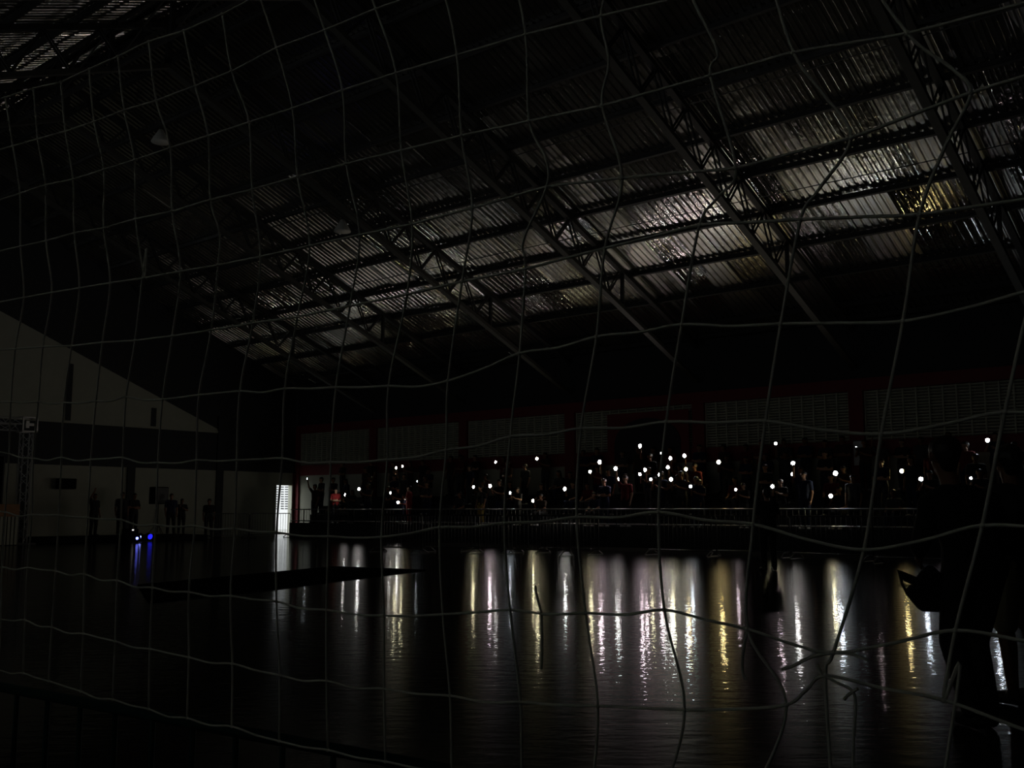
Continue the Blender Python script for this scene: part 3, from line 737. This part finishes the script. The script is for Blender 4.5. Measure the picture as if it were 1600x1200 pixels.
# person farther out on the court
p3 = on_z(1202, 892)
put_person(TEMPLATES['idle'], p3, -YAW + R(8), 0.99, SKIN[0], CLOTH['black'], CLOTH['black'], 'person in black standing alone on the court facing the stand', None, 1)

# ================================================================== STAGE END
stg = tag(make('stage_platform', lambda bm: box(bm, (0, 0, 0.11), (7.2, 2.4, 0.22)), M_BLACK, None, (21.1, 38.9, 0), bevel=0.01), 'low black stage platform in front of the pale end wall', 'platform')
for i, (px_, dy, pose, sc_) in enumerate(((147, 38.6, 'high', .98), (190, 39.2, 'rest', 1.03), (209, 38.5, 'idle', 1.0), (267, 38.1, 'rest', 1.0), (284, 38.4, 'front', .88))):
    q = on_y(px_, 800, dy)
    lab = ['performer in black with arm raised on the low stage', 'performer in dark grey standing tallest on the low stage', 'performer in black with folded arms on the low stage', 'performer in navy beside the loudspeaker on the low stage', 'short performer in black at the end of the low stage'][i]
    put_person(TEMPLATES[pose], (q.x, dy, 0.22), math.pi + R(random.uniform(-25, 25)), sc_, SKIN[1], CLOTH[['black', 'dark grey', 'black', 'navy', 'black'][i]], CLOTH['black'], lab, 'performers on the low stage', 1)
q = on_z(325, 841)
put_person(TEMPLATES['rest'], (q.x, q.y, 0), math.pi * .8, 1.02, SKIN[1], CLOTH['black'], CLOTH['black'], 'person in black standing alone by the pale end wall', None, 1)
# loudspeaker on a tripod
q = on_y(247, 800, 38.8)
sp = tag(empty('speaker_stand', (q.x, 38.8, 0.22)), 'black tripod stand under the loudspeaker on the low stage', 'stand')
make('pole', lambda bm: tube(bm, [(0, 0, 0.1), (0, 0, 1.3)], 0.02, 8), M_STEEL, sp)
for k in range(3):
    a = k * 2.094 + .4
    make('leg', lambda bm: tube(bm, [(0, 0, 0.5), (0.4 * math.cos(a), 0.4 * math.sin(a), 0.012)], 0.012, 6), M_STEEL, sp)
ls = tag(empty('loudspeaker', (q.x, 38.8, 1.5)), 'black box loudspeaker on a tripod stand among the performers', 'loudspeaker')
make('cabinet', lambda bm: box(bm, (0, 0, 0.36), (0.62, 0.5, 0.72)), M_BLACK, ls, bevel=0.02)
make('grille', lambda bm: box(bm, (0, -0.26, 0.36), (0.54, 0.03, 0.64)), M_STEEL, ls)
# LED lamps on the floor before the stage
def par(px_, py_, aim, col, strength, label, r=0.085):
    q = on_z(px_, py_)
    e = tag(empty('stage_lamp', (q.x, q.y, 0), aim), label, 'lamp', 'LED stage lamps on the floor')
    make('bracket', lambda bm: [box(bm, (-0.14, 0, 0.12), (0.02, 0.05, 0.24)), box(bm, (0.14, 0, 0.12), (0.02, 0.05, 0.24)), box(bm, (0, 0, 0.01), (0.3, 0.16, 0.02))], M_STEEL, e)
    hs = make('housing', lambda bm: tube(bm, [(0, 0.12, 0), (0, 0.05, 0), (0, -0.10, 0), (0, -0.13, 0)], [0.07, 0.12, 0.125, 0.11], 16), M_BLACK, e, (0, 0, 0.22), (R(12), 0, 0), smooth=True)
    ln = make('lens', lambda bm: tube(bm, [(0, -0.128, 0), (0, -0.14, 0)], r, 16), mat('led_' + label[:12].replace(' ', '_'), (0.1, 0.1, 0.5), 0.3, emit=col, strength=strength), e, (0, 0, 0.22), (R(12), 0, 0))
    ln['label'] = 'lit lens'
par(214, 849, R(-30), (0.16, 0.18, 1.0), 6, 'blue LED lamp lying low on the floor before the stage', 0.05)
par(219, 846.5, R(-38), (0.22, 0.26, 1.0), 7, 'small bright blue LED lamp beside a lower one before the stage', 0.055)
par(231, 846, R(8), (0.02, 0.02, 1.0), 1.0, 'dim deep blue LED lamp at the edge of the low stage', 0.11)
q = on_y(203.5, 828, 37.3)
lt = tag(empty('indicator_box', (q.x, 37.3, 0.0)), 'small black equipment case with one white indicator light before the stage', 'equipment case')
make('case', lambda bm: box(bm, (0, 0, 0.26), (0.5, 0.4, 0.52)), M_BLACK, lt, bevel=0.015)
make('indicator', lambda bm: box(bm, (0, -0.205, q.z), (0.07, 0.02, 0.045)), mat('indicator_glow', (1, 1, 1), .4, emit=(1, .95, .9), strength=1.2), lt)

# lattice tower and beam at the far left of the stage
def box_truss(bm, a, b, w):
    a, b = V(a), V(b); d = (b - a); L = d.length; t = d.normalized(); u = t.orthogonal().normalized(); v = t.cross(u)
    cs = [(u * su + v * sv) * (w / 2) for su, sv in ((1, 1), (1, -1), (-1, -1), (-1, 1))]
    for c in cs: tube(bm, [a + c, b + c], 0.024, 6)
    n = max(2, round(L / w))
    for i in range(n):
        for k in range(4):
            c0, c1 = cs[k], cs[(k + 1) % 4]
            p0 = a + t * (L * i / n); p1 = a + t * (L * (i + 1) / n)
            tube(bm, [p0 + (c0 if i % 2 else c1), p1 + (c1 if i % 2 else c0)], 0.011, 5)
M_ALU = mat('aluminium_tube', (0.5, 0.5, 0.5), 0.45, 0.8)
tw = tag(empty('truss_tower', (16.98, 38.0, 0)), 'aluminium lattice tower with a square sleeve block and crossbeam', 'truss tower')
make('mast', lambda bm: box_truss(bm, (0, 0, 0.05), (0, 0, 4.1), 0.34), M_ALU, tw)
make('base_plate', lambda bm: box(bm, (0, 0, 0.025), (0.8, 0.8, 0.05)), M_STEEL, tw)
sb = make('sleeve_block', lambda bm: [box(bm, (0, -0.26, z), (0.56, 0.05, 0.05)) for z in (4.15, 4.67)] + [box(bm, (x, -0.26, 4.41), (0.05, 0.05, 0.56)) for x in (-0.26, 0.26)] + [box(bm, (0, 0.24, z), (0.56, 0.05, 0.05)) for z in (4.15, 4.67)] + [box(bm, (x, 0.0, z), (0.05, 0.5, 0.05)) for x in (-.26, .26) for z in (4.15, 4.67)], M_ALU, tw)
make('gear_plate', lambda bm: [box(bm, (0, -0.22, 4.41), (0.3, 0.04, 0.1)), box(bm, (-0.08, -0.22, 4.41), (0.12, 0.05, 0.26))], M_ALU, sb)
make('crossbeam', lambda bm: box_truss(bm, (-0.28, 0, 4.41), (-5.6, 0, 4.41), 0.34), M_ALU, tw)
make('mast', lambda bm: box_truss(bm, (-5.6, 0, 0.05), (-5.6, 0, 4.6), 0.34), M_ALU, tw)
scn = tag(empty('led_screen', (14.4, 38.4, 1.5)), 'dark unlit screen hanging beside the lattice tower', 'screen')
make('panel', lambda bm: box(bm, (0, 0, 0.85), (3.9, 0.12, 1.75)), M_BLACK, scn)
make('panel_frame', lambda bm: [box(bm, (x, -0.03, 0.85), (0.05, 0.14, 1.8)) for x in (-1.97, 1.97)] + [box(bm, (0, -0.03, z), (3.99, 0.14, 0.05)) for z in (-0.03, 1.75)] + [tube(bm, [(x, 0, 1.7), (x, -.3, 2.78)], 0.012, 6) for x in (-1.5, 1.5)], M_STEEL, scn)
ctr = tag(empty('booth_counter', (14.8, 37.4, 0)), 'wooden booth counter with a slatted front under the dark screen', 'counter')
make('counter_top', lambda bm: box(bm, (0, 0, 1.24), (3.4, 0.6, 0.44)), M_WOOD, ctr, bevel=0.01)
bm = bmesh.new(); box(bm, (0, 0, 0), (0.09, 0.03, 1.0)); sl_me = finish(bm, 'front_slat'); sl_me.materials.append(M_PALE)
for k in range(26): link('front_slat', sl_me, None, ctr, (-1.65 + k * 0.131, -0.26, 0.52))
make('backing', lambda bm: box(bm, (0, 0.0, 0.51), (3.36, 0.46, 1.02)), M_BLACK, ctr)
wb = tag(empty('wall_speaker', (20.25, YE, 2.1)), 'dark box hung on the pale end wall above head height', 'wall box')
make('box_body', lambda bm: box(bm, (0, -0.2, 0.24), (0.74, 0.36, 0.44)), M_BLACK, wb, bevel=0.02)
make('wall_mount', lambda bm: box(bm, (0, -0.02, 0.24), (0.2, 0.06, 0.2)), M_STEEL, wb)

# ================================================================== OTHER THINGS
# dark mat on the court
mp_ = [on_z(*c) for c in ((521, 886), (666, 891.5), (528, 908), (400, 924), (232, 942), (215, 915))]
c0 = sum(mp_, V()) / len(mp_)
tag(make('floor_mat', lambda bm: prism(bm, [(p.x - c0.x, p.y - c0.y) for p in mp_], 'z', 0.0, 0.02), M_BLACK, None, (c0.x, c0.y, 0.0)), 'large flat matt black mat lying on the glossy court', 'mat')
# notice hung on a pillar
q = on_x(1344, 708, XS - 0.12)
nt_ = tag(empty('notice_board', (XS - 0.12, q.y, q.z)), 'pale rectangular notice hung on the dark red pillar above the crowd', 'notice')
make('sheet', lambda bm: box(bm, (0, 0, 0), (0.02, 0.42, 0.78)), mat('paper', (0.65, 0.65, 0.65), 0.9), nt_)
make('batten', lambda bm: box(bm, (0, 0, 0.4), (0.03, 0.46, 0.03)), M_STEEL, nt_)
# unlit pendant lamps
for i, (px_, py_, X) in enumerate(((535, 356, 20.5), (251, 216, 15.4))):
    q = on_x(px_, py_, X)
    e = tag(empty('pendant_lamp', q), ['unlit pale bell lamp hanging low on a long rod under the roof', 'unlit bell lamp hanging next to the ridge', 'unlit bell lamp hanging between the second and third purlin from the ridge'][i], 'lamp', 'unlit pendant lamps')
    make('shade', lambda bm: tube(bm, [(0, 0, -0.13), (0, 0, -0.12), (0, 0, 0.0), (0, 0, 0.16), (0, 0, 0.26)], [0.27, 0.275, 0.22, 0.12, 0.07], 20), mat('pale_enamel', (0.55, 0.55, 0.50), 0.5), e, smooth=True)
    make('rod', lambda bm: tube(bm, [(0, 0, 0.25), (0, 0, roof_z(q.x) - q.z - 0.05)], 0.014, 6), M_STEEL, e)
# teal rail low on the floor in front of the photographer
ra, rb = on_z(-60, 1062, 0.45), on_z(700, 1205, 0.45)
tr_ = tag(empty('low_rail', (ra + rb) / 2 - V((0, 0, 0.45))), 'dark teal metal rail standing low on the floor beyond the net', 'rail')
mid = (ra + rb) / 2
make('rail', lambda bm: tube(bm, [ra - mid + V((0, 0, .45)), rb - mid + V((0, 0, .45))], 0.022, 10), M_TEAL, tr_, smooth=True)
for k in range(13):
    P = ra.lerp(rb, k / 12) - mid
    make('upright_bar', lambda bm: tube(bm, [P + V((0, 0, 0)), P + V((0, 0, 0.45))], 0.012, 6), M_TEAL, tr_, smooth=True)

# ================================================================== GOAL NET
# knots of the net, read row by row (columns run along the net); None = not seen, filled in between its neighbours
N = {
 'a': [(8, 152), (52, 138), (95, 128), (139, 108), (184, 88), (232, 65), (287, 48), (347, 22), (405, -8), (478, -40), (555, -75), (645, -112), (745, -150), (855, -185), (985, -225), (1130, -260), (1290, -300), (1480, -340), (1690, -390)],
 'b': [(20, 228), (59, 217), (102, 205), (147, 190), (194, 172), (244, 157), (305, 134), (362, 111), (432, 75), (507, 47), (587, 14), (690, -22), (795, -58), (915, -95), (1045, -130), (1195, -165), (1360, -205), (1545, -240), (1760, -290)],
 'c': [(31, 302), (71, 289), (114, 280), (162, 265), (210, 250), (266, 231), (325, 212), (389, 191), (457, 169), (535, 141), (619, 114), (714, 86), (821, 54), (939, 25), (1080, -8), (1205, -40), (1345, -70), (1540, -110), (1770, -160)],
 'd': [(32, 385), (72, 376), (116, 364), (162, 356), (212, 342), (269, 330), (329, 312), (394, 296), (465, 276), (541, 256), (627, 235), (721, 212), (827, 189), (941, 165), (1110, 118), (1240, 82), (1418, 52), (1620, 0), (1850, -60)],
 'e': [(37, 465), (81, 457), (124, 450), (172, 442), (226, 434), (282, 424), (341, 414), (407, 401), (484, 384), (562, 367), (644, 350), (738, 325), (854, 292), (972, 278), (1150, 262), (1330, 215), (1517, 145), (1730, 80), (1960, 10)],
 'f': [(24, 545), (67, 542), (112, 540), (160, 535), (211, 532), (269, 525), (330, 516), (395, 505), (465, 495), (547, 478), (636, 460), (722, 440), (821, 420), (945, 388), (1093, 352), (1251, 343), (1437, 335), (1680, 300), (1940, 255)],
 'g': [(17, 628), (60, 628), (100, 629), (150, 627), (197, 620), (254, 624), (311, 617), (375, 611), (445, 607), (525, 605), (607, 603), (700, 595), (812, 552), (932, 526), (1065, 507), (1220, 506), (1411, 502), (1615, 453), (1880, 400)],
 'h': [(14, 709), (52, 716), (96, 715), (142, 718), (192, 715), (247, 723), (307, 719), (370, 719), (441, 716), (517, 722), (605, 718), (697, 703), (797, 682), (908, 669), (1041, 659), (1196, 658), (1377, 678), (1570, 644), (1830, 655)],
 'i': [(8, 800), (50, 804), (92, 805), (137, 809), (189, 812), (243, 820), (304, 822), (367, 826), (432, 832), (513, 838), (596, 839), (687, 824), (788, 817), (901, 808), (1029, 800), (1177, 819), (1350, 859), (1535, 821), (1780, 821)],
 'j': [(3, 886), (43, 887), (87, 892), (132, 897), (183, 907), (238, 918), (295, 925), (360, 931), (432, 940), (510, 953), (600, 962), (692, 960), (797, 953), (915, 958), (1038, 953), (1168, 983), (1302, 1020), (1493, 985), (1730, 1020)],
 'k': [(1, 968), (39, 969), (81, 980), (130, 990), (180, 1002), (234, 1014), (295, 1027), (363, 1037), (437, 1055), (510, 1064), (600, 1076), (703, 1087), (813, 1097), (934, 1103), (1070, 1109), (1229, 1101), (1290, 1056), (1475, 1094), (1720, 1180)],
 'l': [(-3, 1047), (36, 1052), (76, 1064), (126, 1080), (176, 1093), (232, 1108), (292, 1122), (362, 1135), (436, 1158), (512, 1172), (602, 1190), (706, 1205), (815, 1220), (925, 1240), (1035, 1250), (1175, 1252), (1300, 1240), (1470, 1250), (1700, 1330)],
}
MIDV = {('b', 13): (950, -40), ('c', 13): (951, 98), ('c', 14): (1121, 80), ('d', 12): (852, 245), ('e', 12): (818, 375), ('e', 4): (228, 390), ('d', 6): (343, 365), ('e', 14): (1122, 308), ('d', 15): (1287, 148), ('e', 15): (1278, 298), ('d', 16): (1487, 107), ('e', 16): (1480, 222), ('k', 17): (1500, 1040)}
def net_pt(p):
    d = 0.12 * F_PX / (80 + 0.07 * p[0])
    return CP + (FW * F_PX + RT * (p[0] - 800) + UP * (600 - p[1])) * (d / F_PX)
def spline(pts, n=6):
    out = []
    P = [pts[0] * 2 - pts[1]] + pts + [pts[-1] * 2 - pts[-2]]
    for i in range(1, len(P) - 2):
        for j in range(n):
            t = j / n
            out.append(0.5 * ((2 * P[i]) + (-P[i - 1] + P[i + 1]) * t + (2 * P[i - 1] - 5 * P[i] + 4 * P[i + 1] - P[i + 2]) * t * t + (-P[i - 1] + 3 * P[i] - 3 * P[i + 1] + P[i + 2]) * t ** 3))
    out.append(pts[-1]); return out
rows = sorted(N)
org = net_pt((800, 1240))
net = tag(empty('goal_net', org), 'white knotted rope goal net hanging close in front of the photographer', 'net')
ROPE_R = 0.0019
wob = random.Random(3)
def cord(pts, closed=False):
    P = []
    for i, a in enumerate(pts):
        P.append(a)
    S = spline([p - org for p in P])
    make('cord', lambda bm: tube(bm, S, ROPE_R, 6), M_ROPE, net, smooth=True)
for r in rows:
    n0, n1 = V((*N[r][0], 0)), V((*N[r][1], 0)); ex = n0 * 2 - n1
    pts = [net_pt((ex.x, ex.y))]
    for c, p in enumerate(N[r]):
        pts.append(net_pt(p))
        if c + 1 < len(N[r]):
            q = N[r][c + 1]; sag = 0.0 if r < 'g' else wob.uniform(0, 5)
            pts.append(net_pt(((p[0] + q[0]) / 2, (p[1] + q[1]) / 2 + sag)))
    cord(pts)
for c in range(19):
    pts = []
    for ri, r in enumerate(rows):
        pts.append(net_pt(N[r][c]))
        if (r, c) in MIDV: pts.append(net_pt(MIDV[(r, c)]))
    cord(pts)
bm = bmesh.new(); bmesh.ops.create_icosphere(bm, subdivisions=1, radius=ROPE_R * 1.9); kn_me = finish(bm, 'knot', True); kn_me.materials.append(M_ROPE)
for r in rows:
    for p in N[r]: link('knot', kn_me, None, net, net_pt(p) - org)
# loose ends hanging in the torn part of the net
for pts in ([(846, 958), (839, 932), (836, 915)], [(846, 958), (847, 1000), (846, 1045)], [(1168, 983), (1161, 1020), (1160, 1050), (1166, 1062)], [(1302, 1020), (1330, 1022), (1356, 1032)], [(1302, 1020), (1270, 1026), (1238, 1041), (1222, 1046)],
            [(1290, 1056), (1306, 1066), (1330, 1078), (1337, 1100), (1334, 1150), (1332, 1230)], [(1276, 1038), (1284, 1052), (1290, 1058)], [(1340, 1076), (1325, 1086), (1319, 1093)]):
    cord([net_pt(p) for p in pts])
